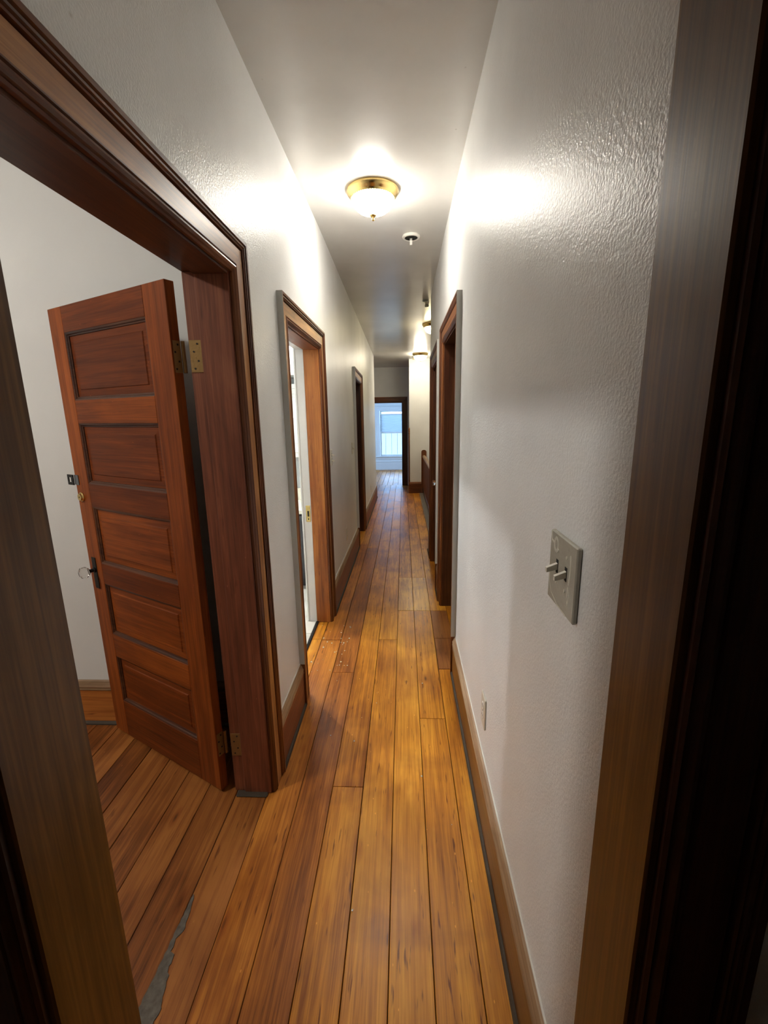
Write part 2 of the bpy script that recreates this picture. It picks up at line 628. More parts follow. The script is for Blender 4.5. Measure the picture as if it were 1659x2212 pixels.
SEAMS = [-0.71, -0.58, -0.445, -0.31, -0.18, -0.052, 0.075, 0.207, 0.335, 0.46]
JOINTS = {
    -0.71: [1.9, 2.86, 5.0, 7.6], -0.58: [2.85, 5.35, 8.2], -0.445: [2.451, 5.2, 7.406], -0.31: [1.595, 3.9, 6.178, 8.9],
    -0.18: [2.862, 6.20, 8.55], -0.052: [3.329, 4.113, 7.9], 0.075: [2.037, 3.329, 4.113, 6.203, 9.2],
    0.207: [2.495, 2.881, 3.60, 5.6, 7.7], 0.335: [2.9, 5.4, 8.0]}
JOINTS[0.207] = [2.495, 2.881, 3.329, 5.6, 7.7]
JOINTS[-0.052] = [3.329, 4.113, 7.9]
BRIGHT = {}


def plank(x0, x1, y0, y1, mat):
    g = 0.0010 + random.random() * 0.0013
    dz = (random.random() - 0.5) * 0.0016
    bm = BX(x0 + g, x1 - g * 0.6, y0 + 0.0012, y1 - 0.0012, -0.022, -0.0008 + dz, bev=0.0014)
    return mk('plank', bm, mat, floor)


for x0, x1 in zip(SEAMS, SEAMS[1:]):
    ys = [-0.6] + JOINTS[x0] + [YF + 0.06]
    for a, b in zip(ys, ys[1:]):
        if x0 == 0.335 and a > 5.0:
            continue            # the stair edge board lies here
        if 3.3 < a < 3.4 and 4.1 < b < 4.2:
            plank(x0, x1, a, b, wood('patch', 1))      # the yellower repair boards
        elif x0 == 0.207 and 2.4 < a < 3.0:
            plank(x0, x1, a, b, wood('room', 1))
        elif x0 == -0.71 and b < 1.95:
            plank(x0, x1, a, b, wood('room', 1))
        elif x0 in (-0.58, -0.445) and a < 3.0:
            plank(x0, x1, a, b, wood('mid', 1))
        else:
            plank(x0, x1, a, b, wood('floor', 1))
# left bedroom boards
xs = [-0.71, -0.84, -0.965, -1.09, -1.215, -1.335, -1.465, -1.59, -1.715, -1.845, -1.97, -2.1]
for x1, x0 in zip(xs, xs[1:]):
    j = random.uniform(-0.6, 0.4)
    plank(x0, x1, -1.6, j, wood('room', 1))
    plank(x0, x1, j, 1.98, wood('room', 1))
mk('plank', BX(-4.1, -2.102, -1.6, 1.98, -0.022, -0.001), wood('room', 1), floor)
# landing and end room boards
for i in range(11):
    x0 = -2.2 + i * 0.1353
    plank(x0, x0 + 0.1353, 9.1, YF + 0.06, wood('floor', 1))
for i in range(24):
    x0 = -1.72 + i * 0.132
    plank(x0, x0 + 0.129, YF + 0.062, YE, wood('floor', 1))
mk('plank', BX(-3.04, -1.722, YF + 0.062, YE, -0.022, -0.001), wood('floor', 1), floor)
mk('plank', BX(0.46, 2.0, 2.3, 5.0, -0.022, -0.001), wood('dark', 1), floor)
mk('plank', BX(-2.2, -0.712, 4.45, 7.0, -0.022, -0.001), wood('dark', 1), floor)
mk('plank', BX(0.462, 1.5, -2.4, 0.5, -0.022, -0.001), wood('room', 1), floor)
# grey worn board along the stair opening
mk('edge_board', BX(0.352, 0.46, 5.4, 9.60, -0.022, 0.004, bev=0.003), M['edge'], floor)
mk('edge_strip', BX(0.338, 0.351, 5.4, 9.60, -0.02, 0.0025, bev=0.002), wood('worn', 1), floor)

# grey filler where a board has worn away
rj = random.Random(11)
lft, rgt = [], []
for i in range(34):
    t = i / 33
    y = 0.80 + 0.345 * t
    w = 0.050 * (1 - t) ** 0.8 + 0.012 * math.sin(9 * t) * (1 - t) + 0.004
    if 0.52 < t < 0.66:
        w *= 0.55
    x = -0.722 + 0.016 * t
    lft.append((x + rj.uniform(-0.002, 0.002), y))
    rgt.append((x + max(0.003, w) + rj.uniform(-0.0035, 0.0035), y + rj.uniform(-0.004, 0.004)))
pts = lft + rgt[::-1]
mk('filler_patch', prism(bmesh.new(), [(x, y, -0.004) for x, y in pts], [(x, y, 0.0012) for x, y in pts]), M['filler'], floor)

# bathroom tiles
ft = struct('floor_bathroom', BX(-2.9, -0.668, 2.08, 4.35, -0.001, 0.001), M['grout'])
for i in range(3):
    for j in range(8):
        x1 = -0.671 - i * 0.305
        y0 = 2.085 + j * 0.282
        mk('tile', BX(x1 - 0.30, x1, y0, y0 + 0.278, 0.0, 0.007, bev=0.0015), M['tile'], ft)
mk('tile_field', BX(-2.9, -1.592, 2.085, 4.35, 0.0, 0.0068), M['tile'], ft)
mk('threshold', BX(-0.669, -0.650, L2[0], L2[1], -0.002, 0.010, bev=0.003), M['iron'], ft)

# ------------------------------------------------------------------ door frames
PROF = [(0.004, 0.0), (0.004, 0.010), (0.008, 0.014), (0.011, 0.010), (0.014, 0.015), (0.020, 0.0195), (0.026, 0.0175), (0.029, 0.012), (0.032, 0.0175),
        (0.035, 0.0175), (0.036, 0.016), (0.088, 0.016), (0.0885, 0.007), (0.092, 0.007), (0.094, 0.020), (0.097, 0.022), (0.099, 0.017),
        (0.102, 0.024), (0.106, 0.025), (0.108, 0.020), (0.111, 0.028), (0.122, 0.028), (0.122, 0.0)]
PLAIN = [(0.004, 0.0), (0.004, 0.010), (0.010, 0.016), (0.018, 0.012), (0.024, 0.016), (0.108, 0.016), (0.112, 0.026), (0.135, 0.026), (0.135, 0.0)]


def mapper(side):
    if side == 'L':
        return lambda s, z, w: (WL + w, s, z)
    if side == 'R':
        return lambda s, z, w: (WR - w, s, z)
    if side == 'N':
        return lambda s, z, w: (s, 0.45 - w, z)
    if side == 'F':
        return lambda s, z, w: (s, YF - w, z)
    if side == 'E':
        return lambda s, z, w: (s, YE - w, z)


def casing(root, side, a, b, t, prof=PROF, mats=None, scale=1.0, z0=0.0, sides='ab', board=None):
    mp = mapper(side)
    prof = [(u * scale, w) for u, w in prof]
    ax = 1 if side in 'LR' else 0
    mleg, mhead = mats or (wood('casing', 2), wood('casing', ax))
    bleg, bhead = board or (mleg, mhead)
    if len(prof) > 12:                       # built up from three strips: inner bead, flat board, outer backband
        base = 0.0
        bead = prof[:11] + [(prof[10][0], base)]
        flat = [(prof[10][0] + 0.0002, base), (prof[10][0] + 0.0002, prof[10][1]), (prof[11][0], prof[11][1]), (prof[11][0], base)]
        band = [(prof[11][0] + 0.0002, base), (prof[11][0] + 0.0002, prof[12][1])] + prof[12:]
        strips = [('casing_bead', bead, mleg, mhead), ('casing_board', flat, bleg, bhead), ('casing_backband', band, mleg, mhead)]
    else:
        strips = [('casing_board', prof, mleg, mhead)]
    for nm, pf, ml, mh in strips:
        for sd, c, sg in (('a', a, -1), ('b', b, 1)):
            if sd in sides:
                mk(nm, prism(bmesh.new(), [mp(c + sg * u, z0, w) for u, w in pf], [mp(c + sg * u, t + u, w) for u, w in pf]), ml, root)
        mk(nm, prism(bmesh.new(), [mp(a - u, t + u, w) for u, w in pf], [mp(b + u, t + u, w) for u, w in pf]), mh, root)


def jambs(root, x0, x1, a, b, t, mats, stop=None, stopmat=None):
    """boards lining an opening in a wall along Y"""
    ml, mh = mats
    mk('jamb_leg', BX(x0, x1, a - JT + 0.001, a, 0, t, bev=0.0015), ml, root)
    mk('jamb_leg', BX(x0, x1, b, b + JT - 0.001, 0, t, bev=0.0015), ml, root)
    mk('jamb_head', BX(x0, x1, a - JT + 0.001, b + JT - 0.001, t, t + JT - 0.001, bev=0.0015), mh, root)
    if stop:
        s0, s1 = stop
        mk('door_stop', BX(s0, s1, a, a + 0.012, 0, t, bev=0.002), stopmat or ml, root)
        mk('door_stop', BX(s0, s1, b - 0.012, b, 0, t, bev=0.002), stopmat or ml, root)
        mk('door_stop', BX(s0, s1, a + 0.012, b - 0.012, t - 0.012, t, bev=0.002), stopmat or mh, root)


def painted_edge(root, side, s, t, flip):
    mp = mapper(side)
    p, q = mp(s, 0.246, 0.0004), mp(s + flip * 0.0016, t, 0.0284)
    bm = BX(min(p[0], q[0]), max(p[0], q[0]), min(p[1], q[1]), max(p[1], q[1]), p[2], q[2])
    mk('painted_edge', bm, M['trim_grey'], root).__setitem__('label', 'grey wall paint over the outer edge')


# door 1: open bedroom on the left
d1 = empty('door_1', (WL, 1.15, 0), 'structure')
casing(d1, 'L', L1[0], L1[1] + 0.004, L1[2], sides='b', board=(wood('board', 2), wood('board', 1)))
jambs(d1, RB - 0.004, WL - 0.001, L1[0], L1[1] + 0.012, L1[2] + 0.008, (wood('jamb', 2), wood('dark', 1)), (RB + 0.042, WL - 0.001))
mk('dusty_sill', BX(RB + 0.01, WL - 0.015, L1[1] - 0.022, L1[1] + 0.01, -0.001, 0.006, bev=0.003), M['dusty'], d1)
# door 2: bathroom
d2 = empty('door_2', (WL, 2.69, 0), 'structure')
casing(d2, 'L', L2[0], L2[1], L2[2], board=(wood('board', 2), wood('board', 1)))
jambs(d2, -0.664, WL - 0.001, L2[0], L2[1], L2[2], (wood('orange', 2), wood('jamb', 1)))
jambs(d2, RB - 0.004, -0.665, L2[0] - 0.004, L2[1] + 0.006, L2[2] + 0.006, (M['white'], M['white']))
for y, s in ((L2[0], -1), (L2[1], 1)):
    bm = BX(RB - 0.020, RB - 0.004, min(y, y + s * 0.10), max(y, y + s * 0.10), 0.008, L2[2] + 0.1, bev=0.004)
    mk('white_casing', bm, M['white'], d2)
painted_edge(d2, 'L', L2[0] - 0.1222, L2[2] + 0.121, -1)
sp = mk('strike_plate', BX(-0.704, -0.672, L2[1] + 0.003, L2[1] + 0.0062, 0.785, 0.905, bev=0.001), M['brass'], d2)
mk('latch_hole', BX(-0.693, -0.682, L2[1] + 0.0012, L2[1] + 0.0032, 0.825, 0.865), M['black'], sp)
mk('latch_hole', BX(-0.690, -0.684, L2[1] + 0.0012, L2[1] + 0.0032, 0.800, 0.812), M['black'], sp)
# door 3: dark doorway farther along on the left
d3 = empty('door_3', (WL, 5.7, 0), 'structure')
casing(d3, 'L', L3[0], L3[1], L3[2], board=(wood('board', 2), wood('board', 1)))
jambs(d3, RB, WL - 0.001, L3[0], L3[1], L3[2], (wood('dark', 2), wood('dark', 1)))
painted_edge(d3, 'L', L3[0] - 0.1222, L3[2] + 0.121, -1)
# door 4: dark doorway on the right
d4 = empty('door_4', (WR, 3.0, 0), 'structure')
casing(d4, 'R', R1[0], R1[1], R1[2])
jambs(d4, WR + 0.001, R2B, R1[0], R1[1], R1[2], (wood('dark', 2), wood('dark', 1)), (WR + 0.075, WR + 0.11))
painted_edge(d4, 'R', R1[0] - 0.1222, R1[2] + 0.121, -1)
# door 5: frame of the closed closet door on the right
d5 = empty('door_5', (WR, 4.27, 0), 'structure')
casing(d5, 'R', R2[0], R2[1], R2[2])
jambs(d5, WR + 0.001, R2B, R2[0], R2[1], R2[2], (wood('casing', 2), wood('casing', 1)))
painted_edge(d5, 'R', R2[0] - 0.1222, R2[2] + 0.121, -1)
# door 6: the doorway the camera looks through
d6 = empty('door_6', (-0.1, 0.52, 0), 'structure')
mk('jamb_leg', BX(0.29, 0.29 + JT - 0.001, 0.448, 0.583, 0, 2.06, bev=0.003), wood('frame', 2), d6)
mk('jamb_leg', BX(-0.5 - JT + 0.001, -0.5, 0.448, 0.596, 0, 2.06, bev=0.003), wood('frame', 2), d6)
mk('jamb_head', BX(-0.5 - JT + 0.001, 0.29 + JT - 0.001, 0.448, 0.583, 2.06, 2.06 + JT - 0.001, bev=0.003), wood('frame', 0), d6)
casing(d6, 'N', -0.507, 0.297, 2.067, mats=(wood('dark', 2), wood('dark', 0)))
# door 7: doorway to the end room
d7 = empty('door_7', (-0.45, YF, 0), 'structure')
casing(d7, 'F', FD[0], FD[1], FD[2], PLAIN, mats=(wood('dark', 2), wood('casing', 0)))
mk('jamb_leg', BX(FD[0] - JT + 0.001, FD[0], YF, YF + 0.13, 0, FD[2], bev=0.002), wood('dark', 2), d7)
mk('jamb_leg', BX(FD[1], FD[1] + JT - 0.001, YF, YF + 0.13, 0, FD[2], bev=0.002), wood('dark', 2), d7)
mk('jamb_head', BX(FD[0] - JT + 0.001, FD[1] + JT - 0.001, YF, YF + 0.13, FD[2], FD[2] + JT - 0.001, bev=0.002), wood('dark', 0), d7)

# ------------------------------------------------------------------ baseboards
BP = [(0.0, 0.0), (0.018, 0.0), (0.018, 0.192), (0.021, 0.197), (0.019, 0.205), (0.021, 0.215), (0.014, 0.230), (0.010, 0.240), (0.004, 0.244), (0.0, 0.244)]


def base_y(name, x, sgn, runs, capcol=True, m='casing'):
    root = empty(name, (x, (runs[0][0] + runs[-1][1]) / 2, 0), 'structure')
    for a, b in runs:
        lowp = [(w, z) for w, z in BP if z < 0.195] + [(0.0, 0.192)]
        cap = [(0.0, 0.1922)] + [(w, z) for w, z in BP if z > 0.1925]
        mk('board', prism(bmesh.new(), [(x + sgn * w, a, z) for w, z in lowp], [(x + sgn * w, b, z) for w, z in lowp]), wood(m, 1), root)
        mk('cap_moulding', prism(bmesh.new(), [(x + sgn * w, a, z) for w, z in cap], [(x + sgn * w, b, z) for w, z in cap]), wood('worn', 1), root)
        sh = [(0.0185, 0.0), (0.028, 0.0), (0.028, 0.006), (0.025, 0.014), (0.0185, 0.018)]
        mk('shoe_moulding', prism(bmesh.new(), [(x + sgn * w, a, z) for w, z in sh], [(x + sgn * w, b, z) for w, z in sh]), M['dusty'], root)
        if capcol:
            x0, x1 = sorted((x + sgn * 0.0002, x + sgn * 0.004))
            mk('caulk_line', BX(x0, x1, a, b, 0.2425, 0.250), M['caulk'], root)
    return root


base_y('baseboard_right', WR, -1, [(0.586, R1[0] - 0.124), (R1[1] + 0.124, R2[0] - 0.124), (R2[1] + 0.124, 5.1)], m='frame')
base_y('baseboard_left', WL, 1, [(L1[1] + 0.128, L2[0] - 0.124), (L2[1] + 0.124, L3[0] - 0.124), (L3[1] + 0.124, 9.1)], m='jamb')


def base_x(name, y, runs, m, z=0.244, sh=True, white=False):
    root = empty(name, ((runs[0][0] + runs[-1][1]) / 2, y, 0), 'structure')
    k = z / 0.244
    for a, b in runs:
        lowp = [(w, q * k) for w, q in BP if q < 0.195] + [(0.0, 0.192 * k)]
        cap = [(0.0, 0.1922 * k)] + [(w, q * k) for w, q in BP if q > 0.1925]
        mk('board', prism(bmesh.new(), [(a, y - w, q) for w, q in lowp], [(b, y - w, q) for w, q in lowp]), M['white'] if white else wood(m, 0), root)
        mk('cap_moulding', prism(bmesh.new(), [(a, y - w, q) for w, q in cap], [(b, y - w, q) for w, q in cap]), M['white'] if white else wood('worn' if sh else m, 0), root)
        if sh:
            s_ = [(0.0185, 0.0), (0.028, 0.0), (0.028, 0.008), (0.0185, 0.018)]
            mk('shoe_moulding', prism(bmesh.new(), [(a, y - w, q) for w, q in s_], [(b, y - w, q) for w, q in s_]), M['dusty'], root)
    return root


base_x('baseboard_bedroom', 1.98, [(-4.1, RB - 0.03)], 'orange')
base_x('baseboard_stair', 9.62, [(0.115, 0.385)], 'casing', sh=False)
base_x('baseboard_end', YE, [(-3.04, 2.24)], 'casing', z=0.32, sh=False, white=True)
mk('trim_1', BX(0.112, 0.13, 9.60, 9.70, 0, 0.244, bev=0.002), wood('casing', 1), kind='structure')

# ------------------------------------------------------------------ panelled doors
PANELS = [(1.620, 1.885), (1.268, 1.525), (0.904, 1.166), (0.557, 0.808), (0.203, 0.442)]


def leaf(name, A, ang, W, H, z0, label, w='door', thick=0.036, hinge_stile=0.118, free_stile=0.105, panels=PANELS, cat='door'):
    """five-panel door; u runs from the hinge edge along angle ang, v is the depth behind the front face"""
    root = empty(name, (A[0], A[1], z0), label=label, cat=cat)
    d = Vector((math.cos(ang), math.sin(ang)))
    n = Vector((-d.y, d.x)) * leaf.back

    def Wd(u, v, z):
        return (A[0] + d.x * u + n.x * v, A[1] + d.y * u + n.y * v, z)

    def blk(nm, u0, u1, v0, v1, za, zb, mat, bev=0.0015, par=None):
        bm = BX(u0, u1, v0, v1, za, zb, bev=bev)
        for q in bm.verts:
            q.co = Wd(q.co.x, q.co.y, q.co.z)
        bmesh.ops.recalc_face_normals(bm, faces=bm.faces[:])
        return mk(nm, bm, mat, par or root, rot=ang)
    u0, u1 = hinge_stile, W - free_stile
    blk('stile', 0, u0, 0, thick, z0, H, wood(w, 2))
    blk('stile', u1, W, 0, thick, z0, H, wood(w, 2))
    zs = [H] + [q for p in panels for q in (p[1], p[0])] + [z0]
    for i in range(0, len(zs), 2):
        blk('rail', u0 + 0.0002, u1 - 0.0002, 0, thick, zs[i + 1], zs[i], wood(w, 0))
    for za, zb in panels:
        bm = bmesh.new()

        def ring(e, v):
            return [bm.verts.new(Wd(uu, v, zz)) for uu, zz in ((u0 + e, za + e), (u1 - e, za + e), (u1 - e, zb - e), (u0 + e, zb - e))]
        rs = [ring(0.0, 0.020), ring(0.0, 0.015), ring(0.040, 0.013), ring(0.044, 0.0095), ring(0.046, 0.0095)]
        for r0, r1 in zip(rs, rs[1:]):
            for i in range(4):
                j = (i + 1) % 4
                bm.faces.new((r0[i], r0[j], r1[j], r1[i]))
        bm.faces.new(rs[-1])
        bm.faces.new(rs[0])
        bmesh.ops.recalc_face_normals(bm, faces=bm.faces[:])
        pn = mk('panel', bm, wood(w, 0), root, rot=ang)
        bm = bmesh.new()
        rs = []
        for e, v in ((0.0, 0.0148), (0.0, 0.002), (0.006, 0.004), (0.009, 0.009), (0.013, 0.010), (0.014, 0.0142)):
            rs.append([bm.verts.new(Wd(uu, v, zz)) for uu, zz in ((u0 + e, za + e), (u1 - e, za + e), (u1 - e, zb - e), (u0 + e, zb - e))])
        for r0, r1 in zip(rs, rs[1:]):
            for i in range(4):
                j = (i + 1) % 4
                bm.faces.new((r0[i], r0[j], r1[j], r1[i]))
        bmesh.ops.recalc_face_normals(bm, faces=bm.faces[:])
        mk('panel_moulding', bm, wood('dark' if w == 'door' else w, 0), pn, rot=ang)
    return root, Wd, blk, d, n


leaf.back = -1
angd = math.atan2(0.379, -0.703)
A1 = (-0.772, 1.549)
door, Wd, blk, dd, nn = leaf('panel_door', A1, angd, 0.782, 1.985, 0.012,
                             'red-brown five-panel wooden door standing open into the left room', hinge_stile=0.125, free_stile=0.103)


def on_axis(bm, prof, u, z, v0, seg=24):
    """lathe whose axis is the door's normal, out towards the viewer (negative depth)"""
    t = Vector((dd.x, dd.y, 0))
    o = Vector((-nn.x, -nn.y, 0))
    c = Vector(Wd(u, v0, z))
    rings = []
    for r, h in prof:
        rings.append([bm.verts.new(c + o * h + t * (r * math.cos(2 * math.pi * i / seg)) + Vector((0, 0, r * math.sin(2 * math.pi * i / seg)))) for i in range(seg)])
    for a, b in zip(rings, rings[1:]):
        for i in range(seg):
            j = (i + 1) % seg
            bm.faces.new((a[i], a[j], b[j], b[i]))
    bm.faces.new(rings[0])
    bm.faces.new(rings[-1])
    bmesh.ops.remove_doubles(bm, verts=bm.verts[:], dist=1e-6)
    bmesh.ops.recalc_face_normals(bm, faces=bm.faces[:])
    return bm


UE = 0.782
esc = blk('escutcheon', UE - 0.062, UE - 0.030, -0.0035, 0.0, 0.775, 0.925, M['iron'], bev=0.0012)
kn = mk('knob', on_axis(bmesh.new(), [(0.006, 0.030), (0.016, 0.030), (0.0245, 0.040), (0.027, 0.050), (0.025, 0.060), (0.017, 0.066), (0.0, 0.0665)], UE - 0.046, 0.865, 0, 12), M['glass'], door)
kn['label'] = 'clear faceted glass knob'
mk('shank', on_axis(bmesh.new(), [(0.013, 0.0), (0.013, 0.005), (0.008, 0.008), (0.008, 0.028), (0.013, 0.031), (0.0, 0.031)], UE - 0.046, 0.865, -0.0035), M['iron'], kn)
db = mk('deadbolt', on_axis(bmesh.new(), [(0.021, 0.0), (0.021, 0.004), (0.016, 0.008), (0.015, 0.013), (0.0, 0.0132)], UE - 0.036, 1.205, 0), M['brass'], door)
db['label'] = 'round brass deadbolt cylinder'
mk('keyway', on_axis(bmesh.new(), [(0.0035, 0.0), (0.0035, 0.0006), (0.0, 0.0006)], UE - 0.036, 1.205, -0.0131, 8), M['black'], db)
# hasp strap that sticks out past the free edge
hs = blk('hasp', UE - 0.032, UE + 0.002, -0.004, 0.0, 1.258, 1.302, M['steel'], bev=0.001)
bm = bmesh.new()
for u0, u1, za, zb in ((UE + 0.003, UE + 0.052, 1.256, 1.268), (UE + 0.003, UE + 0.052, 1.290, 1.302), (UE + 0.003, UE + 0.021, 1.2685, 1.2895), (UE + 0.041, UE + 0.052, 1.2685, 1.2895)):
    box(bm, u0, u1, -0.008, -0.0045, za, zb)
for q in bm.verts:
    q.co = Wd(q.co.x, q.co.y, q.co.z)
bmesh.ops.recalc_face_normals(bm, faces=bm.faces[:])
mk('hasp_strap', bm, M['iron'], hs, rot=angd)
# two hinges: leaf on the door edge, knuckle, leaf on the rabbet of the jamb
for zc in (1.745, 0.225):
    hz0, hz1 = zc - 0.052, zc + 0.052
    h = blk('hinge', -0.0016, -0.0002, 0.006, 0.034, hz0, hz1, M['old_brass'], bev=0.0)
    kx, ky = Wd(-0.006, 0.041, 0)[:2]
    mk('knuckle', lathe(bmesh.new(), [(0.0065, hz0 - sag(ky)), (0.0065, hz1)], (kx, ky, 0), 14), M['old_brass'], h)
    for dz in (-0.04, -0.015, 0.015, 0.04):
        s_ = 0.012 if dz in (-0.04, 0.015) else 0.024
        blk('screw', -0.0024, -0.0015, s_ - 0.003, s_ + 0.003, zc + dz - 0.003, zc + dz + 0.003, M['black'], bev=0.0, par=h)
    g = mk('hinge_leaf', BX(RB - 0.002, RB + 0.040, L1[1] + 0.0098, L1[1] + 0.0118, hz0, hz1, bev=0.0004), M['old_brass'], d1)
    for dz in (-0.04, -0.015, 0.015, 0.04):
        s_ = 0.012 if dz in (-0.04, 0.015) else 0.026
        mk('screw', lathe(bmesh.new(), [(0.0032, 0.0), (0.0032, 0.0008), (0.0, 0.0008)], (RB + s_, L1[1] + 0.0098, zc + dz), 10, 'y', -1), M['black'], g)

# closed closet door on the right
leaf.back = 1
cd, Wd2, blk2, dd2, nn2 = leaf('closet_door', (WR + 0.022, R2[1] - 0.003), -math.pi / 2, R2[1] - R2[0] - 0.006, R2[2] - 0.004, 0.010,
                               'closed dark brown five-panel door on the right with a glass knob', w='casing')
Wd, dd, nn = Wd2, dd2, nn2
if (Vector(Wd2(0, 1, 0)) - Vector(Wd2(0, 0, 0))).x < 0:
    raise RuntimeError('closet door faces the wrong way')
UE2 = R2[1] - R2[0] - 0.006
e2 = blk2('escutcheon', UE2 - 0.075, UE2 - 0.045, -0.004, 0.0, 0.86, 1.03, M['brass'], bev=0.001)
k2 = mk('knob', on_axis(bmesh.new(), [(0.006, 0.036), (0.016, 0.036), (0.025, 0.046), (0.028, 0.056), (0.024, 0.066), (0.0, 0.071)], UE2 - 0.06, 0.945, 0, 12), M['glass'], cd)
k2['label'] = 'clear faceted glass knob'
mk('shank', on_axis(bmesh.new(), [(0.011, 0.0), (0.011, 0.006), (0.0075, 0.009), (0.0075, 0.033), (0.013, 0.037), (0.0, 0.037)], UE2 - 0.06, 0.945, -0.004), M['brass'], k2)

# ------------------------------------------------------------------ ceiling lamps
CAN = [(0.0, 0.0), (0.147, 0.0), (0.149, -0.006), (0.146, -0.018), (0.139, -0.028), (0.130, -0.034), (0.126, -0.040), (0.124, -0.046), (0.118, -0.047), (0.0, -0.040)]
DOME = [(0.0, -0.0472), (0.1195, -0.0472), (0.1185, -0.058), (0.112, -0.076), (0.100, -0.092), (0.080, -0.108), (0.055, -0.118), (0.030, -0.124), (0.022, -0.127), (0.0, -0.128)]


def flush_lamp(x, y, glassmat, label, group='flush ceiling lamps along the hall', scale=1.0):
    z = ZC
    r = empty('ceiling_lamp', (x, y, z), label=label, cat='lamp', group=group)
    sc = [(a * scale, b) for a, b in CAN]
    mk('canopy', lathe(bmesh.new(), sc, (x, y, z - 0.0005), 48), M['brass'], r, smooth=True)
    mk('glass_dome', lathe(bmesh.new(), [(a * scale, b) for a, b in DOME], (x, y, z), 48), glassmat, r, smooth=True)
    bm = bmesh.new()
    for i in range(56):
        a = 2 * math.pi * i / 56
        bmesh.ops.create_icosphere(bm, subdivisions=1, radius=0.0036, matrix=Matrix.Translation((x + 0.1235 * scale * math.cos(a), y + 0.1235 * scale * math.sin(a), z - 0.0475)))
    mk('beaded_rim', bm, M['brass'], r, smooth=True)
    mk('finial', lathe(bmesh.new(), [(0.0, -0.1285), (0.019, -0.1285), (0.017, -0.134), (0.007, -0.139), (0.005, -0.145), (0.008, -0.151), (0.006, -0.157), (0.0, -0.159)], (x, y, z), 20), M['brass'], r, smooth=True)
    return r


flush_lamp(-0.163, 2.865, M['glow'], 'large lit brass-rimmed dome lamp nearest the viewer, over the hall')
flush_lamp(0.415, 6.42, M['glow_dim'], 'yellowish dome lamp half hidden behind the end of the right wall')
flush_lamp(0.335, 8.95, M['glow_far'], 'lit dome lamp at the far end before the cream wall')
# lights of the rooms beside the hall
flush_lamp(-2.3, 0.55, M['glow_bed'], 'lit dome lamp on the ceiling of the left room', group=None)
bl = empty('light_bulb', (-1.6, 3.55, ZC), label='bare bulb on the bathroom ceiling', cat='lamp')
mk('socket', lathe(bmesh.new(), [(0.0, 0.0), (0.055, 0.0), (0.05, -0.015), (0.025, -0.03), (0.022, -0.07), (0.0, -0.07)], (-1.6, 3.55, ZC - 0.001), 24), M['plaster'], bl, smooth=True)
mk('bulb', lathe(bmesh.new(), [(0.0, -0.071), (0.014, -0.071), (0.018, -0.09), (0.030, -0.115), (0.032, -0.135), (0.024, -0.155), (0.0, -0.165)], (-1.6, 3.55, ZC - 0.001), 24), M['glow_bath'], bl, smooth=True)

# ------------------------------------------------------------------ smoke detector base, sprinkler, peeling paint
sx, sy = 0.067, 3.545
sm = empty('smoke_detector_base', (sx, sy, ZC), label='white round detector base without its cover, plug hanging out, on the hall ceiling', cat='detector')
mk('ring', lathe(bmesh.new(), [(0.0455, -0.001), (0.062, -0.001), (0.065, -0.008), (0.060, -0.017), (0.051, -0.020), (0.0455, -0.017), (0.0455, -0.001)], (sx, sy, ZC), 40), M['plaster'], sm, smooth=True)
mk('box_hole', lathe(bmesh.new(), [(0.0452, -0.0168), (0.0450, -0.003), (0.0, -0.0025)], (sx, sy, ZC), 32), M['black'], sm)  # black lining painted in for the shade inside the open hole
br = bmesh.new()
box(br, sx - 0.034, sx + 0.034, sy - 0.006, sy + 0.008, ZC - 0.016, ZC - 0.012, bev=0.001)
mk('bracket', br, M['old_brass'], sm)
mk('plug', BX(sx - 0.010, sx + 0.008, sy + 0.000, sy + 0.014, ZC - 0.060, ZC - 0.030, bev=0.002), M['plaster'], sm)
bm = bmesh.new()
for i in range(3):
    lathe(bm, [(0.0018, -0.031), (0.0018, -0.010)], (sx - 0.007 + i * 0.006, sy + 0.007, ZC), 8)
mk('wires', bm, M['plaster'], sm)

sp_ = empty('sprinkler_head', (0.215, 9.35, ZC), label='small sprinkler head beside the far ceiling lamp', cat='sprinkler')
mk('collar', lathe(bmesh.new(), [(0.0, -0.001), (0.036, -0.001), (0.034, -0.010), (0.014, -0.014), (0.0, -0.014)], (0.215, 9.35, ZC), 24), M['chrome'], sp_, smooth=True)
mk('deflector', lathe(bmesh.new(), [(0.0, -0.0145), (0.008, -0.0145), (0.008, -0.045), (0.022, -0.047), (0.022, -0.050), (0.0, -0.050)], (0.215, 9.35, ZC), 20), M['brass'], sp_, smooth=True)


def flake(x, y, w, l, lab):
    bm = bmesh.new()
    n = 5
    rows = []
    for i in range(n):
        t = i / (n - 1)
        ww = w * (0.5 + 0.5 * math.sin(math.pi * (0.15 + 0.8 * t)))
        z = ZC - 0.002 - 0.04 * t * t
        rows.append([(x - ww / 2 + 0.006 * math.sin(5 * t), y - l * t, z), (x + ww / 2, y - l * t, z + 0.004 * t)])
    for dz in (0.0, 0.0018):
        vs = [[bm.verts.new((p[0], p[1], p[2] + dz)) for p in r] for r in rows]
        for a, b in zip(vs, vs[1:]):
            bm.faces.new((a[0], a[1], b[1], b[0]))
    mk('paint_flake', bm, M['flake'], label=lab, cat='paint flake', group='peeling flakes on the ceiling')


flake(0.250, 5.32, 0.07, 0.17, 'larger curled flake of peeling paint where ceiling meets right wall')
flake(0.275, 5.46, 0.05, 0.09, 'smaller flake of peeling paint just behind the larger flake')

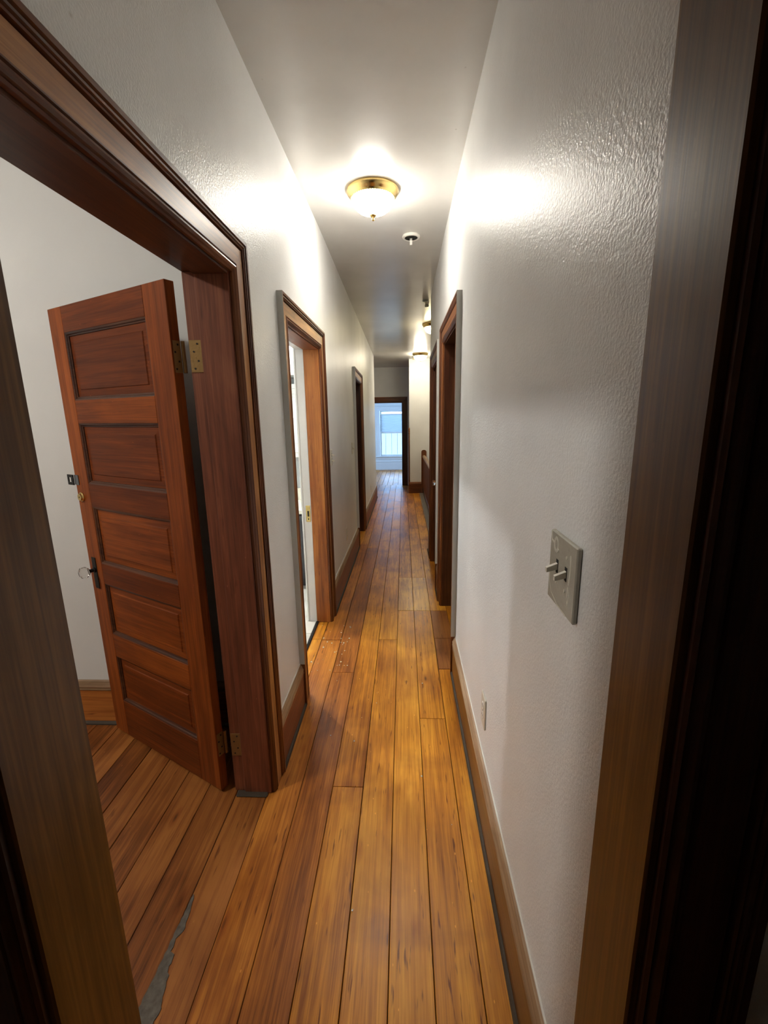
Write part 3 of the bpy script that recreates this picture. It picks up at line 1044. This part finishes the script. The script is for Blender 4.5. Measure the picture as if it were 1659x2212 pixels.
# ------------------------------------------------------------------ switches and outlets
def plate_x(name, x, sgn, y, z, w, h, t, mat, label, cat, group=None):
    """a plate on a wall along Y; sgn is the direction out of the wall"""
    r = empty(name, (x, y, z), label=label, cat=cat, group=group)
    x0, x1 = sorted((x + sgn * 0.0003, x + sgn * t))
    mk('cover_plate', BX(x0, x1, y - w / 2, y + w / 2, z - h / 2, z + h / 2, bev=0.0022), mat, r)
    return r


def toggle(r, x, sgn, y, z, t, mat, up=-1):
    x0, x1 = sorted((x + sgn * t, x + sgn * (t + 0.0006)))
    s = mk('slot', BX(x0, x1, y - 0.0055, y + 0.0055, z - 0.013, z + 0.013), M['black'], r)
    a = [(0, -0.006), (0, 0.006), (0.020, 0.0045 + up * 0.007), (0.020, -0.0045 + up * 0.007)]
    p0 = [(x + sgn * (t + 0.0007 + u), y - 0.0042, z + v) for u, v in a]
    p1 = [(x + sgn * (t + 0.0007 + u), y + 0.0042, z + v) for u, v in a]
    mk('toggle', prism(bmesh.new(), p0, p1), mat, r)


def screw(r, x, sgn, y, z, t, mat):
    mk('screw', lathe(bmesh.new(), [(0.0035, 0.0), (0.003, 0.0012), (0.0, 0.0014)], (x + sgn * t, y, z), 12, 'x', sgn), mat, r)


def receptacle(r, x, sgn, y, z, t, mat):
    for dz in (-0.020, 0.020):
        bm = bmesh.new()
        lathe(bm, [(0.0155, 0.0), (0.0150, 0.0018), (0.0, 0.0018)], (x + sgn * t, y, z + dz), 20, 'x', sgn)
        q = mk('receptacle', bm, mat, r)
        for dy in (-0.006, 0.006):
            x0, x1 = sorted((x + sgn * (t + 0.0018), x + sgn * (t + 0.0023)))
            mk('slot', BX(x0, x1, y + dy - 0.001, y + dy + 0.001, z + dz - 0.002, z + dz + 0.006), M['black'], q)
    screw(r, x, sgn, y, z, t, M['steel'])


s = plate_x('light_switch', WR, -1, 0.803, 1.250, 0.136, 0.140, 0.0095, M['plate'], 'double light switch with paint-smeared plate on the near right wall', 'switch')
toggle(s, WR, -1, 0.826, 1.258, 0.0095, M['plastic'])
toggle(s, WR, -1, 0.780, 1.258, 0.0095, M['plastic'])
for y in (0.826, 0.780):
    for z in (1.289, 1.226):
        screw(s, WR, -1, y, z, 0.0095, M['drip'])


def drip(pts, r=0.003):
    """a raised run of paint on the plate's face"""
    bm = bmesh.new()
    for (y0, z0), (y1, z1) in zip(pts, pts[1:]):
        L_ = math.hypot(y1 - y0, z1 - z0)
        k = max(2, int(L_ / 0.0025))
        for i in range(k + 1):
            t = i / k
            mt = Matrix.Translation((WR - 0.0094, y0 + (y1 - y0) * t, z0 + (z1 - z0) * t)) @ Matrix.Diagonal((0.35, 1, 1, 1))
            bmesh.ops.create_icosphere(bm, subdivisions=1, radius=r, matrix=mt)
    mk('paint_drip', bm, M['drip'], s, smooth=True)


ring_ = [(0.838 + 0.010 * math.cos(a), 1.297 + 0.013 * math.sin(a)) for a in [i * math.pi / 5 for i in range(11)]]
drip(ring_, 0.004)
drip([(0.866, 1.315), (0.862, 1.300), (0.852, 1.298)], 0.0035)
drip([(0.762, 1.296), (0.760, 1.275), (0.764, 1.245)], 0.0035)
drip([(0.765, 1.238), (0.760, 1.222), (0.764, 1.205), (0.769, 1.215), (0.767, 1.236)], 0.0022)
drip([(0.866, 1.240), (0.864, 1.215), (0.850, 1.196), (0.815, 1.184), (0.770, 1.182)], 0.0018)

o = plate_x('power_outlet', WR, -1, 1.516, 0.436, 0.074, 0.126, 0.006, M['plastic'], 'outlet low on the right wall near the baseboard', 'outlet')
receptacle(o, WR, -1, 1.516, 0.436, 0.006, M['plaster'])
s1 = plate_x('light_switch', WL, 1, 3.455, 1.216, 0.075, 0.124, 0.007, M['plastic'], 'ivory switch plate just past the bathroom doorway', 'switch')
toggle(s1, WL, 1, 3.455, 1.238, 0.007, M['plastic'])
toggle(s1, WL, 1, 3.455, 1.196, 0.007, M['plastic'])
s2 = plate_x('light_switch', WL, 1, 4.90, 1.215, 0.075, 0.125, 0.006, M['plastic'], 'ivory switch plate just before the farther dark left doorway', 'switch')
toggle(s2, WL, 1, 4.90, 1.215, 0.006, M['plastic'])
o1 = plate_x('power_outlet', WL, 1, 4.205, 0.42, 0.074, 0.126, 0.006, M['plastic'], 'outlet on the left wall between the bathroom and dark doorways', 'outlet')
receptacle(o1, WL, 1, 4.205, 0.42, 0.006, M['plastic'])
o2 = plate_x('power_outlet', WL, 1, 7.55, 0.405, 0.074, 0.126, 0.006, M['plaster'], 'far outlet on the left wall beyond the dark doorway', 'outlet')
receptacle(o2, WL, 1, 7.55, 0.405, 0.006, M['plaster'])

# ------------------------------------------------------------------ stair railing
rl = empty('stair_railing', (0.42, 8.0, 0), label='dark wooden stair railing with rounded wall post by the cream wall', cat='railing')
ph = [(0.385, 0.0), (0.492, 0.0), (0.492, 0.895), (0.478, 0.915), (0.455, 0.926), (0.422, 0.926), (0.399, 0.915), (0.385, 0.895)]
mk('wall_post', prism(bmesh.new(), [(x, 9.585, z + 0.004) for x, z in ph], [(x, 9.618, z + 0.004) for x, z in ph]), wood('casing', 2), rl)
rp = [(-0.028, 0.765), (0.028, 0.765), (0.034, 0.785), (0.030, 0.808), (0.015, 0.820), (-0.015, 0.820), (-0.030, 0.808), (-0.034, 0.785)]
mk('handrail', prism(bmesh.new(), [(0.432 + x, 6.02, z) for x, z in rp], [(0.442 + x, 9.584, z) for x, z in rp]), wood('worn', 1), rl)
mk('bottom_rail', BX(0.415, 0.462, 6.03, 9.584, 0.05, 0.11, bev=0.004), wood('dark', 1), rl)
for i in range(38):
    y = 6.08 + i * 0.0935
    mk('baluster', BX(0.424, 0.452, y, y + 0.03, 0.111, 0.764, bev=0.002), wood('casing', 2), rl)
nw = mk('newel', BX(0.39, 0.48, 5.93, 6.018, 0.004, 0.98, bev=0.006), wood('casing', 2), rl)
mk('newel_cap', lathe(bmesh.new(), [(0.0, 0.981), (0.06, 0.981), (0.062, 0.992), (0.05, 1.0), (0.045, 1.03), (0.03, 1.055), (0.0, 1.062)], (0.435, 5.974, 0), 20), wood('casing', 2), nw, smooth=True)

# turned corner guard on the landing corner
cg = empty('corner_guard', (0.128, 9.612, 0.244), label='turned dark wood corner guard on the edge of the cream wall', cat='corner guard')
mk('guard_rod', lathe(bmesh.new(), [(0.0, 0.246), (0.013, 0.246), (0.016, 0.27), (0.013, 0.30), (0.013, 1.26), (0.017, 1.285), (0.012, 1.30), (0.018, 1.325), (0.014, 1.35), (0.018, 1.375), (0.008, 1.40), (0.0, 1.405)], (0.126, 9.605, 0), 16), wood('casing', 2), cg, smooth=True)

# ------------------------------------------------------------------ bathroom furniture
vn = empty('vanity_cabinet', (-1.25, 4.05, 0), label='charcoal vanity cabinet with cream countertop inside the bathroom', cat='vanity')
mk('carcass', BX(-1.72, -0.80, 3.80, 4.345, 0.10, 0.705, bev=0.002), M['vanity'], vn)
mk('toe_kick', BX(-1.70, -0.82, 3.87, 4.345, 0.008, 0.0995), M['vanity'], vn)
for x0 in (-1.715, -1.258):
    dv = mk('cabinet_door', BX(x0, x0 + 0.452, 3.781, 3.799, 0.12, 0.69, bev=0.003), M['vanity'], vn)
    bm = bmesh.new()
    for a, b, c, d_ in ((x0, x0 + 0.05, 0.12, 0.69), (x0 + 0.402, x0 + 0.452, 0.12, 0.69), (x0 + 0.05, x0 + 0.402, 0.12, 0.17), (x0 + 0.05, x0 + 0.402, 0.64, 0.69)):
        box(bm, a, b, 3.772, 3.7805, c, d_, bev=0.001)
    mk('door_frame', bm, M['vanity'], dv)
    hx = x0 + (0.43 if x0 < -1.5 else 0.02)
    mk('pull', BX(hx - 0.005, hx + 0.005, 3.752, 3.771, 0.44, 0.55, bev=0.002), M['chrome'], dv)
mk('countertop', BX(-1.74, -0.785, 3.765, 4.345, 0.7055, 0.745, bev=0.006), M['counter'], vn)
mk('backsplash', BX(-1.74, -0.785, 4.325, 4.347, 0.7455, 0.86, bev=0.003), M['counter'], vn)
wc = empty('wall_cabinet', (-1.2, 4.28, 1.5), label='white panelled wall cabinet above the bathroom vanity', cat='cabinet')
mk('carcass', BX(-1.60, -0.80, 4.20, 4.347, 1.17, 1.84, bev=0.002), M['white'], wc)
for x0 in (-1.598, -1.198):
    cdn = mk('cabinet_door', BX(x0, x0 + 0.396, 4.184, 4.199, 1.175, 1.835, bev=0.002), M['white'], wc)
    for za, zb in ((1.215, 1.275), (1.30, 1.445), (1.53, 1.72), (1.745, 1.80)):
        mk('raised_panel', BX(x0 + 0.055, x0 + 0.341, 4.176, 4.1838, za, zb, bev=0.006), M['white'], cdn)
mk('trim_2', BX(-2.9, RB - 0.002, 4.02, 4.348, 1.90, ZC - 0.002), M['white'], kind='structure')

# ------------------------------------------------------------------ end-room windows
def window(n, side):
    a, b, lo, hi = WIN
    w = empty('window_%d' % n, ((a + b) / 2, YE, lo), 'structure')
    casing(w, 'E', a, b, hi, PLAIN, mats=(M['white'], M['white']), z0=lo)
    mk('sill', BX(a - 0.16, b + 0.16, YE - 0.06, YE + 0.05, lo - 0.032, lo, bev=0.006), M['white'], w)
    mk('apron', BX(a - 0.12, b + 0.12, YE - 0.018, YE - 0.0005, lo - 0.115, lo - 0.033, bev=0.003), M['white'], w)
    mid = 1.215
    for nm, z0, z1, y in (('lower_sash', lo + 0.001, mid + 0.015, YE + 0.055), ('upper_sash', mid - 0.015, hi - 0.001, YE + 0.095)):
        bm = bmesh.new()
        f = 0.055
        box(bm, a + 0.004, a + f, y, y + 0.035, z0, z1, bev=0.002)
        box(bm, b - f, b - 0.004, y, y + 0.035, z0, z1, bev=0.002)
        box(bm, a + f, b - f, y, y + 0.035, z0, z0 + 0.05, bev=0.002)
        box(bm, a + f, b - f, y, y + 0.035, z1 - 0.035, z1, bev=0.002)
        sa = mk(nm, bm, M['white'], w)
        mk('pane', BX(a + f - 0.004, b - f + 0.004, y + 0.016, y + 0.020, z0 + 0.046, z1 - 0.032), M['pane'], sa)
    return w


window(1, 'E')
bd = empty('roller_blind', ((WIN[0] + WIN[1]) / 2, YE + 0.03, 1.82), label='pale blue blind drawn over the upper half of the far window', cat='blind')
mk('cassette', BX(WIN[0] + 0.008, WIN[1] - 0.008, YE + 0.006, YE + 0.048, 1.79, 1.825, bev=0.004), M['white'], bd)
bm = bmesh.new()
npl = 22
for i in range(npl):
    z0 = 1.79 - i * (1.79 - 1.245) / npl
    z1 = 1.79 - (i + 1) * (1.79 - 1.245) / npl
    ya, yb = (YE + 0.022, YE + 0.030) if i % 2 else (YE + 0.030, YE + 0.022)
    v = [bm.verts.new(p) for p in ((WIN[0] + 0.012, ya, z0), (WIN[1] - 0.012, ya, z0), (WIN[1] - 0.012, yb, z1), (WIN[0] + 0.012, yb, z1))]
    bm.faces.new(v)
mk('pleated_shade', bm, M['shade'], bd)
mk('bottom_bar', BX(WIN[0] + 0.012, WIN[1] - 0.012, YE + 0.016, YE + 0.036, 1.228, 1.245, bev=0.003), M['white'], bd)
for k, (x0, x1, SW) in enumerate(((-3.2, -3.04, SW), (2.24, 2.4, SW))):  # side windows out of view, added to brighten the end room
    w = empty('window_%d' % (k + 2), ((x0 + x1) / 2, (SW[0] + SW[1]) / 2, SW[2]), 'structure')
    bm = bmesh.new()
    xm = (x0 + x1) / 2
    box(bm, xm - 0.02, xm + 0.02, SW[0], SW[0] + 0.05, SW[2], SW[3])
    box(bm, xm - 0.02, xm + 0.02, SW[1] - 0.05, SW[1], SW[2], SW[3])
    box(bm, xm - 0.02, xm + 0.02, SW[0] + 0.05, SW[1] - 0.05, SW[2], SW[2] + 0.05)
    box(bm, xm - 0.02, xm + 0.02, SW[0] + 0.05, SW[1] - 0.05, SW[3] - 0.05, SW[3])
    box(bm, xm - 0.02, xm + 0.02, SW[0] + 0.05, SW[1] - 0.05, (SW[2] + SW[3]) / 2 - 0.02, (SW[2] + SW[3]) / 2 + 0.02)
    fr = mk('sash', bm, M['white'], w)
    mk('pane', BX(xm - 0.002, xm + 0.002, SW[0] + 0.05, SW[1] - 0.05, SW[2] + 0.05, SW[3] - 0.05), M['pane'], fr)
zs = sag(13)
portal((-0.3, YE + 0.15, 1.18 + sag(YE)), (math.radians(-90), 0, 0), 0.92, 1.47)
portal((-3.19, 12.95, 1.35 + zs), (0, math.radians(-90), 0), 1.7, 2.7)
portal((2.39, 12.95, 1.35 + zs), (0, math.radians(90), 0), 1.7, 2.7)

# neighbour's boarded wall outside the far window
nb = empty('neighbouring_wall', (0, 19.5, -3), label='white vertical-board wall of the building outside the far window', cat='building')
mk('wall_core', BX(-3.5, 3.5, 19.52, 19.7, -3.0, 1.5), M['siding'], nb)
for i in range(28):
    x0 = -3.5 + i * 0.25
    mk('siding_board', BX(x0 + 0.006, x0 + 0.244, 19.49, 19.519, -3.0, 1.5, bev=0.004), M['siding'], nb)

# ------------------------------------------------------------------ small things on the floor
bm = bmesh.new()
rnd = random.Random(3)
for i in range(46):
    if i < 34:
        x, y = rnd.gauss(-0.47, 0.06), rnd.uniform(2.45, 3.08)
    else:
        x, y = rnd.uniform(-0.5, 0.2), rnd.uniform(0.9, 3.3)
    r = rnd.uniform(0.0025, 0.009)
    r *= 0.55 if i >= 34 else 1.0
    z = 0.0006
    k = rnd.randint(4, 6)
    a0 = rnd.random() * 6
    pts = [(x + r * rnd.uniform(0.5, 1) * math.cos(a0 + 2 * math.pi * j / k), y + r * rnd.uniform(0.6, 1.3) * math.sin(a0 + 2 * math.pi * j / k)) for j in range(k)]
    b0 = [bm.verts.new((px, py, z)) for px, py in pts]
    b1 = [bm.verts.new((px, py, z + 0.0012)) for px, py in pts]
    bm.faces.new(b1)
    for j in range(k):
        q = (j + 1) % k
        bm.faces.new((b0[j], b0[q], b1[q], b1[j]))
mk('paint_chips', bm, M['caulk'], kind='stuff', label='tiny white paint chips scattered on the boards by the bathroom doorway', cat='debris')
